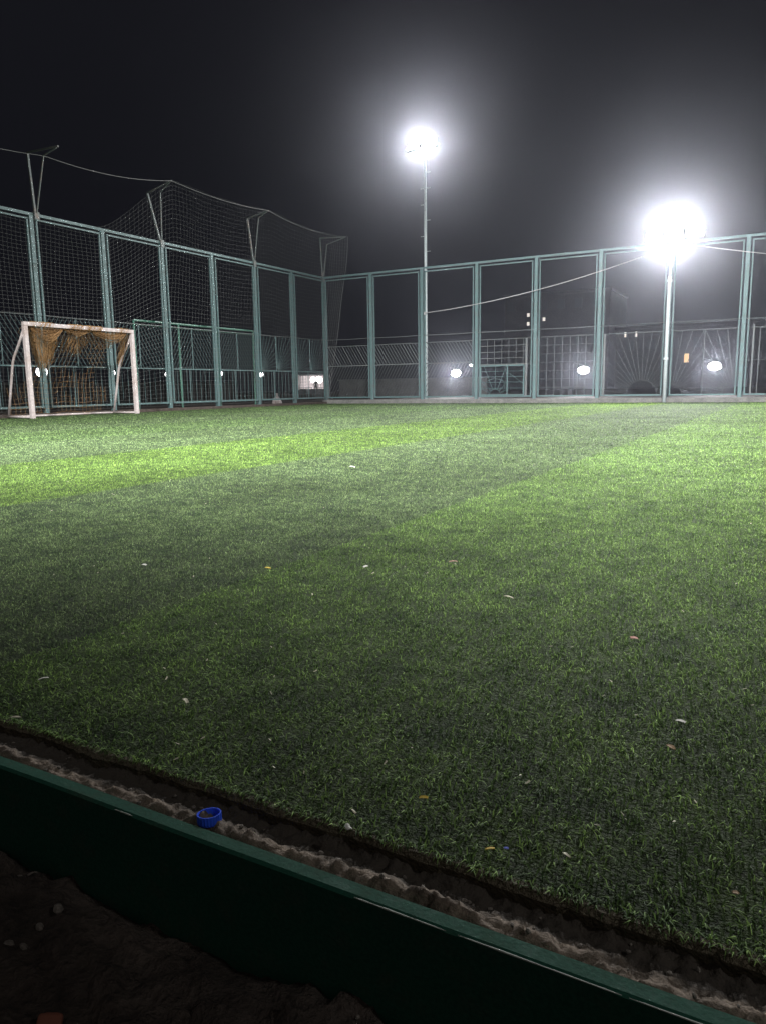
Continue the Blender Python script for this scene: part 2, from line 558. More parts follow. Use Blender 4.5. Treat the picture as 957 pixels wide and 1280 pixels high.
def infill(which, i, P, b0, b1, root):
    o = .012
    m = MB(); rb = .0085
    u0, u1 = b0 + .02, b1 - .02
    if which == 'back':
        m.tube([P(u0, o, INF), P(u1, o, INF)], .014, 6)
        if i <= 2:
            m.sqbar(P(u0, o, MIDB), P(u1, o, MIDB), .03)
            step = .112
            k = u0 - 1.2
            while k < u1 + .6:
                clip_bar(m, (k, INF), (k + .42, MIDB), u0, u1, MIDB, INF, P, o, rb + random.choice([-.002, 0, 0, .004]))
                clip_bar(m, (k, BOT), (k + .62, MIDB), u0, u1, BOT, MIDB, P, o, rb)
                k += step
        elif i == 3:
            zt = 1.15
            m.sqbar(P(u0, o, zt + .03), P(u1, o, zt + .03), .03)
            n = 7
            for k in range(1, n):
                a = u0 + (u1-u0)*k/n; m.tube([P(a, o, zt+.03), P(a, o, INF)], rb, 5)
            for z in (1.37, 1.56, 1.75):
                m.tube([P(u0, o+.012, z), P(u1, o+.012, z)], rb, 5)
            m.sqbar(P(7.33, o, BOT), P(7.33, o, INF), .05)
            # the small wicket gate under the lattice
            g = MB()
            g0, g1, z0, z1 = 5.86, 7.27, BOT + .04, zt - .01
            for a in (g0, g1): g.sqbar(P(a, .05, z0), P(a, .05, z1), .035)
            for z in (z0, z1): g.sqbar(P(g0, .05, z), P(g1, .05, z), .035)
            g.sqbar(P(6.74, .05, z0), P(6.74, .05, z1), .03)
            for z in (.45, .63, .8, .97): g.tube([P(g0, .05, z), P(g1, .05, z)], .007, 5)
            clip_bar(g, (6.74, .95), (7.3, .55), 6.74, g1, z0, z1, P, .062, .008)
            rays(g, P, 6.35, z0, g0, 6.74, z0, z1, 9, 0, 180, .18, .007, .062, (.18, .5))
            g.build('wicket_gate', M['teal'], root)
        elif i == 4:
            for k in range(1, 7):
                a = u0 + (u1-u0)*k/7; m.tube([P(a, o, BOT), P(a, o, INF)], rb, 5)
            for k in range(1, 7):
                z = BOT + (INF-BOT)*k/7; m.tube([P(u0, o+.012, z), P(u1, o+.012, z)], rb, 5)
            m.sqbar(P(u0 - .06, o+.05, BOT), P(u0 - .06, o+.05, INF), .03)
        elif i == 5:
            m.sqbar(P(u0 + .05, o+.04, BOT), P(u0 + .05, o+.04, INF), .04)
            rays(m, P, u0 + 1.12, BOT, u0, u1, BOT, INF, 25, 0, 180, .42, .0048, o, (.42,))
        elif i == 6:
            mid = (u0+u1)/2
            m.tube([P(mid, o, BOT), P(mid, o, INF)], .012, 6)
            rays(m, P, u0, BOT, u0, mid, BOT, INF, 12, 0, 90, .3, .0048, o, (.3,))
            rays(m, P, u1, BOT, mid, u1, BOT, INF, 12, 90, 180, .3, .0048, o, (.3,))
        else:
            m.sqbar(P(u0 + .12, o+.03, BOT), P(u0 + .12, o+.03, INF + .08), .035)
            for k in range(1, 6):
                a = u0 + (u1-u0)*k/6; m.tube([P(a, o, BOT), P(a, o, INF)], rb, 5)
            m.tube([P(u0, o+.012, 1.1), P(u1, o+.012, 1.1)], rb, 5)
    else:
        m.sqbar(P(u0, o, MIDL), P(u1, o, MIDL), .03)
        mid = (u0+u1)/2
        m.tube([P(mid, o, MIDL), P(mid, o, WIRE)], .012, 6)
        m.tube([P(mid + .15, o, BOT), P(mid + .15, o, MIDL)], .011, 6)
        if i < 2:
            rays(m, P, u1, MIDL, mid, u1, MIDL, WIRE, 11, 92, 178, .1, .0055, o, ())
            rays(m, P, mid, MIDL, u0, mid, MIDL, WIRE, 11, 92, 178, .1, .0055, o, ())
        else:
            for k in range(-12, 16):
                a = u0 + k * .115
                clip_bar(m, (a, MIDL), (a + .7, WIRE), u0, mid, MIDL, WIRE, P, o, .0042)
                clip_bar(m, (a + .8, MIDL), (a + .1, WIRE), mid, u1, MIDL, WIRE, P, o, .0042)
        for k in range(1, 9):
            a = u0 + (u1-u0)*k/9; m.tube([P(a, o, BOT), P(a, o, MIDL)], .005, 5)
    m.build('infill_bars', M['galv'] if which == 'back' else M['teal'], root)

left_f = fence('left', 9, 'tall teal steel fence behind the white goal with bracket arms on its posts')
back_f = fence('back', 11, 'tall teal steel fence along the far touchline with lattice and sunburst infill panels')

# inward-leaning net brackets on every second post of the left fence
tips = {}
for y, (ax, az), (kx, kz), (tx, tz), ty in ((-11.25, (-.09, 5.59), (.42, 5.45), (.90, 5.56), 0), (-7.58, (-.38, 5.57), (.08, 5.52), (.49, 5.75), 0),
                                       (-3.79, (-.17, 5.60), (.25, 5.57), (.64, 5.73), 0), (0.0, (-.07, 5.63), (.2, 5.39), (.97, 5.57), 0), (-15.2, (-.1, 5.6), (.4, 5.46), (.9, 5.58), 0)):
    m = MB()
    m.sqbar((0, y, RAIL - .05), (ax, y, az), .042)
    m.tube([(.03, y, RAIL - .02), (kx, y, kz), (tx - .06, y, tz - .02)], .018, 6)
    m.tube([(ax, y, az), (tx, y, tz)], .021, 6)
    m.box((-.06, y - .06, RAIL - .12), (.06, y + .06, RAIL + .06))
    o = m.build('net_bracket', M['rusty'], left_f)
    o['label'] = 'rusty V shaped bracket'
    tips[y] = Vector((tx, y, tz)) if y > -11 else Vector((kx, y, kz))

# ------------------------------------------------------------------ safety net hung from the bracket cable
def cable_z(y):
    ks = sorted(tips)
    for a, b in zip(ks, ks[1:]):
        if a <= y <= b:
            t = (y - a) / (b - a)
            sag = .10 if a > -12 and b > -8 and b < -1 else .16
            if b < -7 and a > -12: sag = .14
            return tips[a].x*(1-t) + tips[b].x*t, tips[a].z*(1-t) + tips[b].z*t - 4*sag*t*(1-t)
    return tips[ks[-1]].x, tips[ks[-1]].z
root = empty('safety_net', (.3, -6, 0), 'thin grey ball net hanging from bracket tips down the fence behind the goal', 'net')
m = MB()
pts = []
for k in range(61):
    y = -15.2 + 15.2 * k / 60
    x, z = cable_z(y); pts.append(Vector((x, y, z)) - Vector((.3, -6, 0)))
m.tube(pts, .0065, 5); m.build('top_cable', M['net'], root)
ys = np.arange(-15.0, .06, .115)
cols = []
def net_pt(y, t):
    """t = 0 at the top edge, 1 at the ground."""
    xt, zt = cable_z(min(y, 0))
    # west of the second bracket the net has slipped down to the top rail
    if y < -7.6:
        q = min(1, (-7.6 - y) / 2.4); q = q*q*(3-2*q)
        zt = zt + (RAIL - .05 - zt) * q; xt = xt + (.12 - xt) * q
    z = zt * (1-t) + .12 * t
    x = xt * (1-t)**1.15 + .10 + .05 * t + .05 * math.sin(y*2.1 + z) * (1-t) * t * 4 + .03 * math.sin(y * 5.3 - z*2.2) * (1-t)
    e = max(0, 1 - abs(y) / 1.2)
    yy = y + e * (.32 * math.sin(math.pi * min(1, t*1.15)) * (1-t) + .02 * math.sin(9*t))
    return Vector((x, yy, z)) - Vector((.3, -6, 0))
NT = 50
m = MB()
for y in ys:
    m.tube([net_pt(y, k / 25) for k in range(26)], .0034 if y > -.9 else .0013, 3, close=False)  # thicker cords by the corner stand in for lamplight on the net
for k in range(NT + 1):
    m.tube([net_pt(y, k / NT) for y in ys[::2]] + [net_pt(ys[-1], k / NT)], .0021, 3, close=False)
# doubled selvedge at the corner
m.tube([net_pt(ys[-1], k / 30) for k in range(31)], .007, 4)
m.build('netting', M['net'], root)

# ------------------------------------------------------------------ green tube frame behind the left fence
root = empty('tube_frame', (-.2, -6.1, -.05), 'green tube railing frame standing just behind the left fence', 'railing')
def lp(y, z): return (-.0, y + 6.1, z + .05)
m = MB(); m.tube([lp(-8.5, 2.30), lp(-3.72, 2.30)], .028, 8); m.build('top_rail', M['teal_bright'], root)
m = MB(); m.tube([lp(-8.5, 2.20), lp(-3.72, 2.20)], .018, 8); m.build('lower_rail', M['teal_bright'], root)
for y in (-8.5, -6.92, -5.34, -3.72):
    m = MB(); m.tube([lp(y, -.05), lp(y, 2.29)], .026, 8); m.build('upright', M['teal_bright'], root)

# ------------------------------------------------------------------ goal
GX, GY0, GY1, GZ = .95, -12.45, -9.66, 1.89
root = empty('football_goal', (GX, (GY0+GY1)/2, 0), 'white steel football goal with torn brown netting on its crossbar', 'goal')
def gl(x, y, z): return Vector((x - GX, y - (GY0+GY1)/2, z))
for y in (GY0, GY1):
    m = MB(); m.sqbar(gl(GX, y, -.012), gl(GX, y, GZ - .041), .085); m.build('goal_post', M['white'], root, bevel=.008)
m = MB(); m.sqbar(gl(GX, GY0 - .0425, GZ), gl(GX, GY1 + .0425, GZ), .08); m.build('crossbar', M['white'], root, bevel=.008)
for y in (GY0, GY1):
    pts = []
    for x, z in ((GX - .03, 1.80), (.72, 1.50), (.545, 1.27), (.475, 1.14), (.43, 1.0), (.30, .5), (.17, .02)):
        pts.append(gl(x, y, z))
    m = MB(); m.tube(pts, .024, 8); m.build('back_stay', M['white'], root, smooth=True)
    m = MB(); m.tube([gl(GX - .04, y, .015), gl(.17, y, .015)], .022, 8); m.build('side_bar', M['white'], root, smooth=True)
m = MB(); m.tube([gl(.17, GY0, .015), gl(.17, GY1, .015)], .022, 8); m.build('ground_bar', M['white'], root, smooth=True)
# torn net: bunches gathered along the crossbar, long rags and loose strands
m = MB()
rr = random.Random(5)
def strand(y, x, z, L, r=.004, wig=.03, n=9):
    pts = []; px, py, pz = x, y, z
    vx, vy = rr.uniform(-.4, .1), rr.uniform(-.35, .35)
    for k in range(n):
        pts.append(gl(px, py, pz))
        px += vx * L / n + rr.uniform(-wig, wig); py += vy * L / n + rr.uniform(-wig, wig); pz = max(.03, pz - L / n * rr.uniform(.5, 1.3))
    m.tube(pts, r, 3, close=False)
def rag(y, z, wd, L, n):
    for k in range(n):
        t = rr.gauss(0, .33)
        strand(y + t * wd, GX - rr.uniform(0, .12), z + rr.uniform(-.05, .05), L * rr.uniform(.35, 1.0) * (1 - min(.6, abs(t) * .7)), rr.uniform(.0018, .005), .026)
def swag(y0, y1, z, sag, n, spread):
    """Net gathered into a loose roll that sags between two ties on the bar."""
    for k in range(n):
        dz, dx, ph = rr.gauss(0, spread), rr.gauss(0, spread * .7), rr.uniform(0, 6.3)
        s_ = sag * rr.uniform(.35, 1.3)
        pts = []
        for q in range(13):
            t = q / 12
            e = math.sin(math.pi * t)
            pts.append(gl(GX - .02 + dx * e + rr.uniform(-.008, .008), y0 + (y1 - y0) * t, z - s_ * e + dz * e + .018 * math.sin(9 * t + ph)))
        m.tube(pts, rr.uniform(.0016, .0036), 3, close=False)
def bunch(y, w, z, yb, wb, zb, n):
    """A hank of net hanging from the bar, wide at the top and drawn together below."""
    for k in range(n):
        a = rr.uniform(-1, 1); ln = rr.uniform(.3, 1) ** .7; ph = rr.uniform(0, 6.3)
        pts = []
        for q in range(14):
            t = q / 13 * ln
            yy = (y + a * w) * (1 - t) + (yb + a * wb) * t
            pts.append(gl(GX - .06 - .35 * t + .02 * math.sin(7 * t + ph), yy + .018 * math.sin(11 * t + ph * 2) + rr.uniform(-.008, .008), z + (zb - z) * t - .08 * (1 - a * a) * math.sin(math.pi * t)))
        m.tube(pts, rr.uniform(.0016, .0034), 3, close=False)
    for k in range(n // 2):        # the cross cords of the gathered mesh
        t = rr.uniform(.05, .9); a0 = rr.uniform(-1, .5); a1 = a0 + rr.uniform(.2, .6)
        pts = []
        for q in range(7):
            a = a0 + (a1 - a0) * q / 6
            yy = (y + a * w) * (1 - t) + (yb + a * wb) * t
            pts.append(gl(GX - .06 - .35 * t, yy, z + (zb - z) * t - .03 * math.sin(math.pi * q / 6) + rr.uniform(-.01, .01)))
        m.tube(pts, .002, 3, close=False)
bunch(-12.05, .36, 1.86, -11.80, .10, .95, 120)
bunch(-11.75, .12, 1.82, -11.72, .16, 1.05, 60)
bunch(-11.15, .30, 1.87, -11.10, .34, 1.30, 60)
bunch(-10.45, .45, 1.86, -10.4, .50, 1.45, 60)
bunch(-9.80, .14, 1.82, -9.78, .10, 1.10, 30)
swag(-12.35, -11.5, 1.87, .22, 50, .05)
swag(-11.6, -10.75, 1.90, .10, 55, .04)
swag(-10.85, -9.75, 1.87, .14, 60, .05)
for k in range(70):       # loops clinging to the bar
    y = rr.choice([-11.3, -11.15, -10.8, -12.0, -10.7, -10.0]) + rr.gauss(0, .12)
    pts = [gl(GX + .06*math.cos(q), y + .03*math.sin(q*2) + rr.uniform(-.02, .02), GZ + .06*math.sin(q)) for q in np.linspace(0, 2*math.pi, 9)]
    m.tube(pts, .0035, 3, close=False)
# what is left of the square mesh between the stays, with holes torn in it
def back_x(z): return GX - .05 - .70 * min(1, max(0, 1.86 - z) / 1.2) ** .8
def back_pt(y, z): return gl(back_x(z) + .03 * math.sin(y * 4 + z * 3), y + .03 * math.sin(z * 6 + y * 2), z - .02 * math.sin(y * 7))
cell = .11
ny, nz = int((GY1 - GY0) / cell), 16
def torn(y, z):
    return noise.noise(Vector((y * 1.3, z * 1.6, 3.3))) > .08
for i in range(ny + 1):
    for k in range(nz):
        y, z = GY0 + i * cell, .08 + k * cell
        if not torn(y, z) and rr.random() < .93:
            m.tube([back_pt(y, z), back_pt(y, z + cell)], .0024, 3, close=False)
        if i < ny and not torn(y + .05, z) and rr.random() < .93:
            m.tube([back_pt(y, z), back_pt(y + cell / 2, z - .012), back_pt(y + cell, z)], .0024, 3, close=False)
o = m.build('torn_net', M['brown_net'], root)
o['label'] = 'tattered brown goal net'

# ------------------------------------------------------------------ floodlights
def flood_head(parent, loc, rz, tilt, w_=.46, h_=.34):
    """LED head: finned housing, frame, glass and yoke; faces local -Y."""
    hd = bpy.data.objects.new('lamp_head', None); COL.objects.link(hd); hd.parent = parent
    hd.location = loc; hd.rotation_euler = (-tilt, 0, rz)
    m = MB(); m.box((-w_/2, 0, -h_/2), (w_/2, .07, h_/2))
    for k in range(9):
        x = -w_/2 + .03 + (w_-.06)*k/8
        m.box((x-.006, .068, -h_/2+.03), (x+.006, .12, h_/2-.03))
    m.build('housing', M['housing'], hd, bevel=.006)
    m = MB(); m.box((-w_/2+.025, -.004, -h_/2+.025), (w_/2-.025, .006, h_/2-.025)); m.build('lens', M['lens'], hd)
    m = MB(); m.tube([(-w_/2-.012, .04, 0), (-w_/2-.03, .16, 0), (-w_/2-.03, .2, 0), (w_/2+.03, .2, 0), (w_/2+.03, .16, 0), (w_/2+.012, .04, 0)], .012, 6)
    m.build('yoke', M['housing'], hd)
    return hd

def point(name, loc, power, rad, col=(1, 1, 1)):
    l = bpy.data.lights.new(name, 'POINT'); l.energy = power; l.shadow_soft_size = rad; l.color = col
    o = bpy.data.objects.new(name, l); COL.objects.link(o); o.location = loc
    return o

def spot(name, loc, aim, power, rad, deg=165, blend=1.0, col=(1, 1, 1)):
    l = bpy.data.lights.new(name, 'SPOT'); l.energy = power; l.shadow_soft_size = rad; l.color = col
    l.spot_size = R(deg); l.spot_blend = blend
    o = bpy.data.objects.new(name, l); COL.objects.link(o); o.location = loc
    o.rotation_euler = (Vector(aim) - Vector(loc)).to_track_quat('-Z', 'Y').to_euler()
    return o

P1, P2, P3 = 6000, 10800, 43000
# tall mast with climbing rungs
mx, my = 3.915, .04
tall = root = empty('floodlight_mast', (mx, my, 0), 'tall grey floodlight mast with climbing rungs rising above the far fence', 'floodlight', 'floodlights of the pitch')
m = MB(); m.tube([(0, 0, -.05), (0, 0, 3), (0, 0, 6), (0, 0, 7.95)], [.055, .05, .043, .035], 12); m.build('mast', M['mast'], root, smooth=True)
for z, s in ((6.73, 0), (6.24, -1), (5.76, 1), (5.28, -1), (4.81, 1), (4.33, -1), (7.2, 1)):
    m = MB(); m.tube([(-.17 if s <= 0 else 0, 0, z), (.17 if s >= 0 else 0, 0, z)], .011, 6); m.build('rung', M['mast'], root)
m = MB(); m.sqbar((-.5, -.02, 7.93), (.5, -.02, 7.93), .05); m.build('crossarm', M['mast'], root)
for sx, rz in ((-.27, R(-12)), (.27, R(12))):
    flood_head(root, (sx, -.27, 7.98), rz, R(28))
spot('tall_mast_light', (mx + .12, my - .44, 7.90), (10.5, -17.5, 0), P1, .12)
# short mast fixed to a fence post
mx2, my2 = 11.40, -.13
root = empty('floodlight_mast', (mx2, my2, 0), 'short floodlight mast against a fence post with the brightest lamp', 'floodlight', 'floodlights of the pitch')
m = MB(); m.tube([(0, 0, -.01), (0, 0, 3.4)], .05, 12); m.build('mast', M['mast'], root, smooth=True)
m = MB(); m.tube([(0, 0, 3.38), (0, 0, 3.44), (.06, -.04, 4.2), (.1, -.12, 4.45)], [.052, .036, .036, .03], 10); m.build('upper_mast', M['mast'], root, smooth=True)
for z in (1.2, 3.3):
    m = MB(); m.box((-.06, -.056, z-.03), (.06, .07, z+.03)); m.build('clamp', M['mast'], root)
m = MB(); m.sqbar((-.55, -.14, 4.40), (.72, -.14, 4.40), .05); m.build('crossarm', M['mast'], root)
for sx, rz in ((-.40, R(-14)), (.12, R(0)), (.62, R(14))):
    flood_head(root, (sx, -.37, 4.47), rz, R(16))
spot('short_mast_light', (mx2 + .12, my2 - .75, 4.44), (11.5, -15, 0), P2, .18)

# unseen copies of the tall mast, added to light fence fronts and mid-pitch
for nx, ax, lab in ((7.6, 9.6, 'unseen floodlight mast added on the near touchline towards the goal end'), (23.5, 20, 'unseen floodlight mast added on the near touchline far from the goal')):
    near = copy_tree(tall)
    near.location = (nx, -22.05, 0); near.rotation_euler = (0, 0, math.pi); near['label'] = lab
    spot('unseen_mast_fill', (nx, -21.5, 7.98), (ax, -13, 0), P3 * (.8 if nx < 10 else 1), .2, 107)

# cable slung between the masts and on to the next one
def catenary(p, q, sag, n=16):
    p, q = Vector(p), Vector(q)
    return [p.lerp(q, k/n) - Vector((0, 0, sag*4*(k/n)*(1-k/n))) for k in range(n+1)]
m = MB()
m.tube(catenary((3.915, -.02, 2.89), (11.40, -.2, 4.2), .22), .013, 6)
m.tube(catenary((11.42, -.2, 4.3), (20.9, -.2, 2.9), .25), .013, 6)
m.box((3.88, -.05, 2.83), (3.95, -.015, 2.93))
tag(m.build('lamp_cable', M['cable']), 'pale power cable sagging from the tall mast to the short mast', 'cable')

# ------------------------------------------------------------------ beyond the fences
m = MB(); m.box((-9.5, 16, -.05), (-.1, 16.22, .96)); m.box((-9.6, 15.95, .96), (0, 16.27, 1.04))
root = tag(m.build('concrete_wall', M['wall'], bevel=.01), 'low grey concrete wall behind the far fence, beyond the diagonal bars', 'wall')
# lamps on the wall
def wall_lamp():
    root = empty('wall_lamp', (0, 0, 0), 'x', 'lamp', 'wall lamps beyond the far fence')
    m = MB(); m.tube([(-.55, .1, -1.32), (-.55, .1, .32), (-.5, .1, .36), (-.02, .1, .24), (0, .08, .15)], .02, 8); m.build('pole', M['dark'], root)
    RX = Matrix.Rotation(R(90), 4, 'X')          # profile axis turned towards the pitch
    m = MB(); m.lathe([(0, -.16), (.20, -.15), (.27, -.08), (.285, 0), (.27, .02)], 24, Matrix.Diagonal((1.1, 1, .72, 1)) @ RX); m.build('housing', M['housing'], root, smooth=True)
    m = MB(); m.lathe([(.265, .012), (.25, .07), (.17, .13), (.0, .16)], 24, Matrix.Diagonal((1.1, 1, .72, 1)) @ RX); m.build('lens', M['small_lens'], root, smooth=True)
    return root
WL = [((-1.8, 15.75, 1.25), 'round lit wall lamp seen through the diagonal bars, first from the corner'),
      ((5.15, 15.75, 1.25), 'round lit wall lamp seen through the square lattice panel'),
      ((11.21, 15.75, 1.29), 'round lit wall lamp seen through the sunburst panel near the short mast'),
      ((17.9, 15.75, 1.29), 'round lit wall lamp beyond the barred panel')]
wl0 = wall_lamp()
for i, (p, lab) in enumerate(WL[:3]):
    o = wl0 if i == 0 else copy_tree(wl0)
    o.location = p; o['label'] = lab
    spot('wall_lamp_light', (p[0], p[1] - .3, p[2]), (p[0] + 2, p[1] - 8, p[2] - .3), 1900, .14, 150, 1.0, (.95, .95, 1))
# a smaller lamp higher up beside the first
root = empty('street_lamp', (-10.6, 40, -.05), 'small distant street lamp just above the first wall lamp', 'lamp')
m = MB(); m.tube([(0, 0, 0), (0, 0, 2.5), (0, -.4, 2.62)], .035, 8); m.build('pole', M['dark'], root)
m = MB(); m.lathe([(.02, .1), (.16, .06), (.17, 0)], 14, Matrix.Translation((0, -.45, 2.5))); m.build('housing', M['housing'], root)
m = MB(); m.lathe([(.16, 0), (.16, -.1), (.0, -.18)], 14, Matrix.Translation((0, -.45, 2.5))); m.build('lens', M['small_lens'], root)
point('street_lamp_light', (-10.6, 39.3, 2.3), 150, .12)

# small lamps on short posts right behind the left fence
def path_lamp(h, r):
    root = empty('path_lamp', (0, 0, 0), 'x', 'lamp', 'path lamps behind the goal fence')
    m = MB(); m.tube([(0, 0, 0), (0, 0, .08), (0, 0, h - r)], [.035, .016, .015], 8); m.build('pole', M['dark'], root)
    m = MB(); m.lathe([(.01, h + r * 1.1), (r * .8, h + r * .85), (r * .86, h + r * .7)], 14); m.build('cap', M['dark'], root)
    m = MB(); m.lathe([(r * .3, h - r), (r * .85, h - r * .5), (r, h), (r * .85, h + r * .7)], 16); m.build('globe', M['small_lens'], root, smooth=True)
    return root
PL = [(-11.10, .976, 'largest lit lamp behind the fence, seen through the goal by its near post'), (-9.085, .979, 'small lit lamp behind the fence, seen through the goal at its far stay'),
      (-7.163, .956, 'small lit lamp between the goal and the first leg of the green tube frame'), (-5.04, .998, 'small lit lamp behind the third leg of the green tube frame'),
      (-3.09, .992, 'small lit lamp just past the end of the green tube frame'), (.698, .967, 'small lit lamp beyond the corner post of the two fences')]
big, pl0 = path_lamp(1.0, .12), path_lamp(1.0, .075)
for i, (y, z, lab) in enumerate(PL):
    o = big if i == 0 else pl0 if i == 1 else copy_tree(pl0)
    o.location = (-.45, y, z - 1.0); o['label'] = lab
    point('path_lamp_light', (-.40, y, z + .02), 20 if i == 0 else 8, .10, (1, .98, .95))
m = MB(); m.box((-16.2, -30, -.05), (-16, 14, 1.02))
for k in range(23): m.box((-16.24, -30 + k*2 - .08, -.05), (-15.95, -30 + k*2 + .08, 1.08))
tag(m.build('boundary_wall', M['block']), 'long dark boundary wall with pillars behind the row of path lamps', 'wall')

# lit shop front far off by the corner post, with a person in front
SHX, SHY = Vector((-.0, 0, 0)), 0
c0 = Vector((-38.9, 56.0, 0))
root = empty('shop_kiosk', c0 + Vector((0, 0, -.05)), 'small brightly lit shop front far off beside the corner post', 'kiosk', rz=R(29))
m = MB()
m.box((-1.75, 0, 0), (-1.6, 2.4, 2.3)); m.box((1.6, 0, 0), (1.75, 2.4, 2.3)); m.box((-1.6, 0, 0), (1.6, .12, .55)); m.box((-1.6, 2.25, 0), (1.6, 2.4, 2.3))
m.build('shell', M['wall'], root)
m = MB(); m.box((-2.0, -.5, 2.3), (2.0, 2.6, 2.48)); m.build('roof', M['dark'], root, bevel=.02)
m = MB(); m.box((-1.58, 2.18, .6), (1.58, 2.24, 2.25)); m.build('lit_wall', M['shop_light'], root)
m = MB()
for k in range(4): m.box((-1.58, .3, .6 + k*.4), (-.6, .32, .62 + k*.4))
for x in (-1.2, -.95): m.box((x - .04, .02, .55), (x + .04, .1, 2.3))
m.build('shutter_bars', M['dark'], root)
for x, r in ((.28, .36), (1.0, .42)):
    m = MB(); m.lathe([(0, 1.72 + r)] + [(r * math.sin(q), 1.72 + r * math.cos(q)) for q in np.linspace(.25, 2.9, 10)] + [(0, 1.72 - r)], 16, Matrix.Translation((x, .75, 0))); m.build('round_lamp', M['shop_lamp'], root, smooth=True)
point('shop_light', c0 + Matrix.Rotation(R(29), 3, 'Z') @ Vector((.2, 1.2, 1.2)), 260, .2, (1, .9, .88))
root = empty('railing', c0 + Matrix.Rotation(R(29), 3, 'Z') @ Vector((-.2, -2.2, -.05)), 'low dark railing in front of the lit shop front', 'railing', rz=R(29))
m = MB()
for z in (.1, .75): m.tube([(-2, 0, z), (2, 0, z)], .03, 6)
m.build('rail', M['dark'], root)
m = MB()
for k in range(17): m.tube([(-2 + k*.25, 0, 0), (-2 + k*.25, 0, .75)], .02, 5)
m.build('baluster', M['galv'], root)

def person(loc, rz, label):
    J = {'pel': (0,0,.95), 'sp': (0,.01,1.15), 'ch': (0,.02,1.36), 'nk': (0,.0,1.50), 'hd0': (0,-.02,1.57), 'hd': (0,-.03,1.66), 'top': (0,-.01,1.75),
         'ls': (-.19,.02,1.42), 'le': (-.26,.04,1.14), 'lw': (-.22,-.10,.92), 'lh': (-.21,-.13,.84), 'rs': (.19,.02,1.42), 're': (.27,.02,1.14), 'rw': (.26,-.08,.90), 'rh': (.255,-.11,.82),
         'lp': (-.10,0,.90), 'lk': (-.13,-.02,.50), 'la': (-.14,.03,.09), 'lt': (-.16,-.14,.04), 'rp': (.10,0,.90), 'rk': (.12,-.04,.50), 'ra': (.13,.03,.09), 'rt': (.16,-.13,.04)}
    rad = {'pel': .15, 'sp': .135, 'ch': .155, 'nk': .06, 'hd0': .075, 'hd': .098, 'top': .06, 'ls': .07, 'le': .048, 'lw': .034, 'lh': .038, 'rs': .07, 're': .048, 'rw': .034, 'rh': .038,
           'lp': .10, 'lk': .065, 'la': .045, 'lt': .04, 'rp': .10, 'rk': .065, 'ra': .045, 'rt': .04}
    E = [('pel','sp'),('sp','ch'),('ch','nk'),('nk','hd0'),('hd0','hd'),('hd','top'),('ch','ls'),('ls','le'),('le','lw'),('lw','lh'),('ch','rs'),('rs','re'),('re','rw'),('rw','rh'),
         ('pel','lp'),('lp','lk'),('lk','la'),('la','lt'),('pel','rp'),('rp','rk'),('rk','ra'),('ra','rt')]
    keys = list(J)
    me = bpy.data.meshes.new('person')
    me.from_pydata([J[k] for k in keys], [(keys.index(a), keys.index(b)) for a, b in E], [])
    o = bpy.data.objects.new('person', me); COL.objects.link(o)
    sk = o.modifiers.new('skin', 'SKIN'); o.modifiers.new('sub', 'SUBSURF').render_levels = 2
    if not me.skin_vertices: me.skin_vertices.new()
    for i, k in enumerate(keys):
        me.skin_vertices[0].data[i].radius = (rad[k], rad[k] * (.75 if k in ('pel', 'sp', 'ch') else 1))
    me.skin_vertices[0].data[0].use_root = True
    me.materials.append(M['cloth'])
    o.location = loc; o.rotation_euler = (0, 0, rz)
    return tag(o, label, 'person')
M['cloth'] = plain('dark_clothes', (.05, .045, .05), .9)
person(c0 + Matrix.Rotation(R(29), 3, 'Z') @ Vector((.72, -.9, -.05)), R(29), 'person in dark clothes standing in front of the lit shop front')

# apartment block far behind with a few lit windows
root = empty('apartment_block', (-17, 90.6, -.05), 'dark far apartment block with three pale lit windows', 'building')
m = MB(); m.box((-9, 0, 0), (7, 12, 14)); m.box((-9.2, -.2, 14), (7.2, 12.2, 14.4)); m.build('wall', M['block'], root)
lit = [(-5.2, 11.25), (-5.2, 9.95), (-2.75, 10.5)]
k = 0
for (dx, z) in lit:
    m = MB(); m.box((dx - .2, -.05, z - .26), (dx + .2, -.01, z + .26)); m.build('lit_window', M['window_white'], root)
for fx in np.arange(-8, 6.5, 2.6):
    for z in (2.0, 4.6, 7.2, 12.6):
        m = MB(); m.box((fx - .55, -.04, z - .7), (fx + .55, -.01, z + .7)); m.build('window', M['dark'], root)
root = empty('apartment_block', (-1, 90.6, -.05), 'dark lower apartment block with one orange lit window', 'building')
m = MB(); m.box((-8, 0, 0), (22, 12, 8.4)); m.box((-8.2, -.2, 8.4), (22.2, 12.2, 8.8)); m.build('wall', M['block'], root)
m = MB(); m.box((1.4, -.05, 3.5), (2.0, -.01, 4.7)); m.build('lit_window', M['window_orange'], root)
for dx in (-6.7, -5.2):
    m = MB(); m.box((dx - .13, -.05, 7.3), (dx + .13, -.01, 8.0)); m.build('lit_window', M['window_white'], root)
for fx in np.arange(-6, 21, 3):
    for z in (1.6, 6.2):
        m = MB(); m.box((fx - .55, -.04, z - .7), (fx + .55, -.01, z + .7)); m.build('window', M['dark'], root)

# pale bag lying against the far side of the left fence
m = MB()
m.lathe([(.0, 0), (.15, .0), (.19, .08), (.15, .2), (.07, .3), (.03, .36), (.05, .42), (.0, .43)], 14)
o = m.build('plastic_bag', M['white'], smooth=True, loc=(-2, -.22, -.05))
tag(o, 'white plastic bag tied at the top behind the left fence', 'bag')

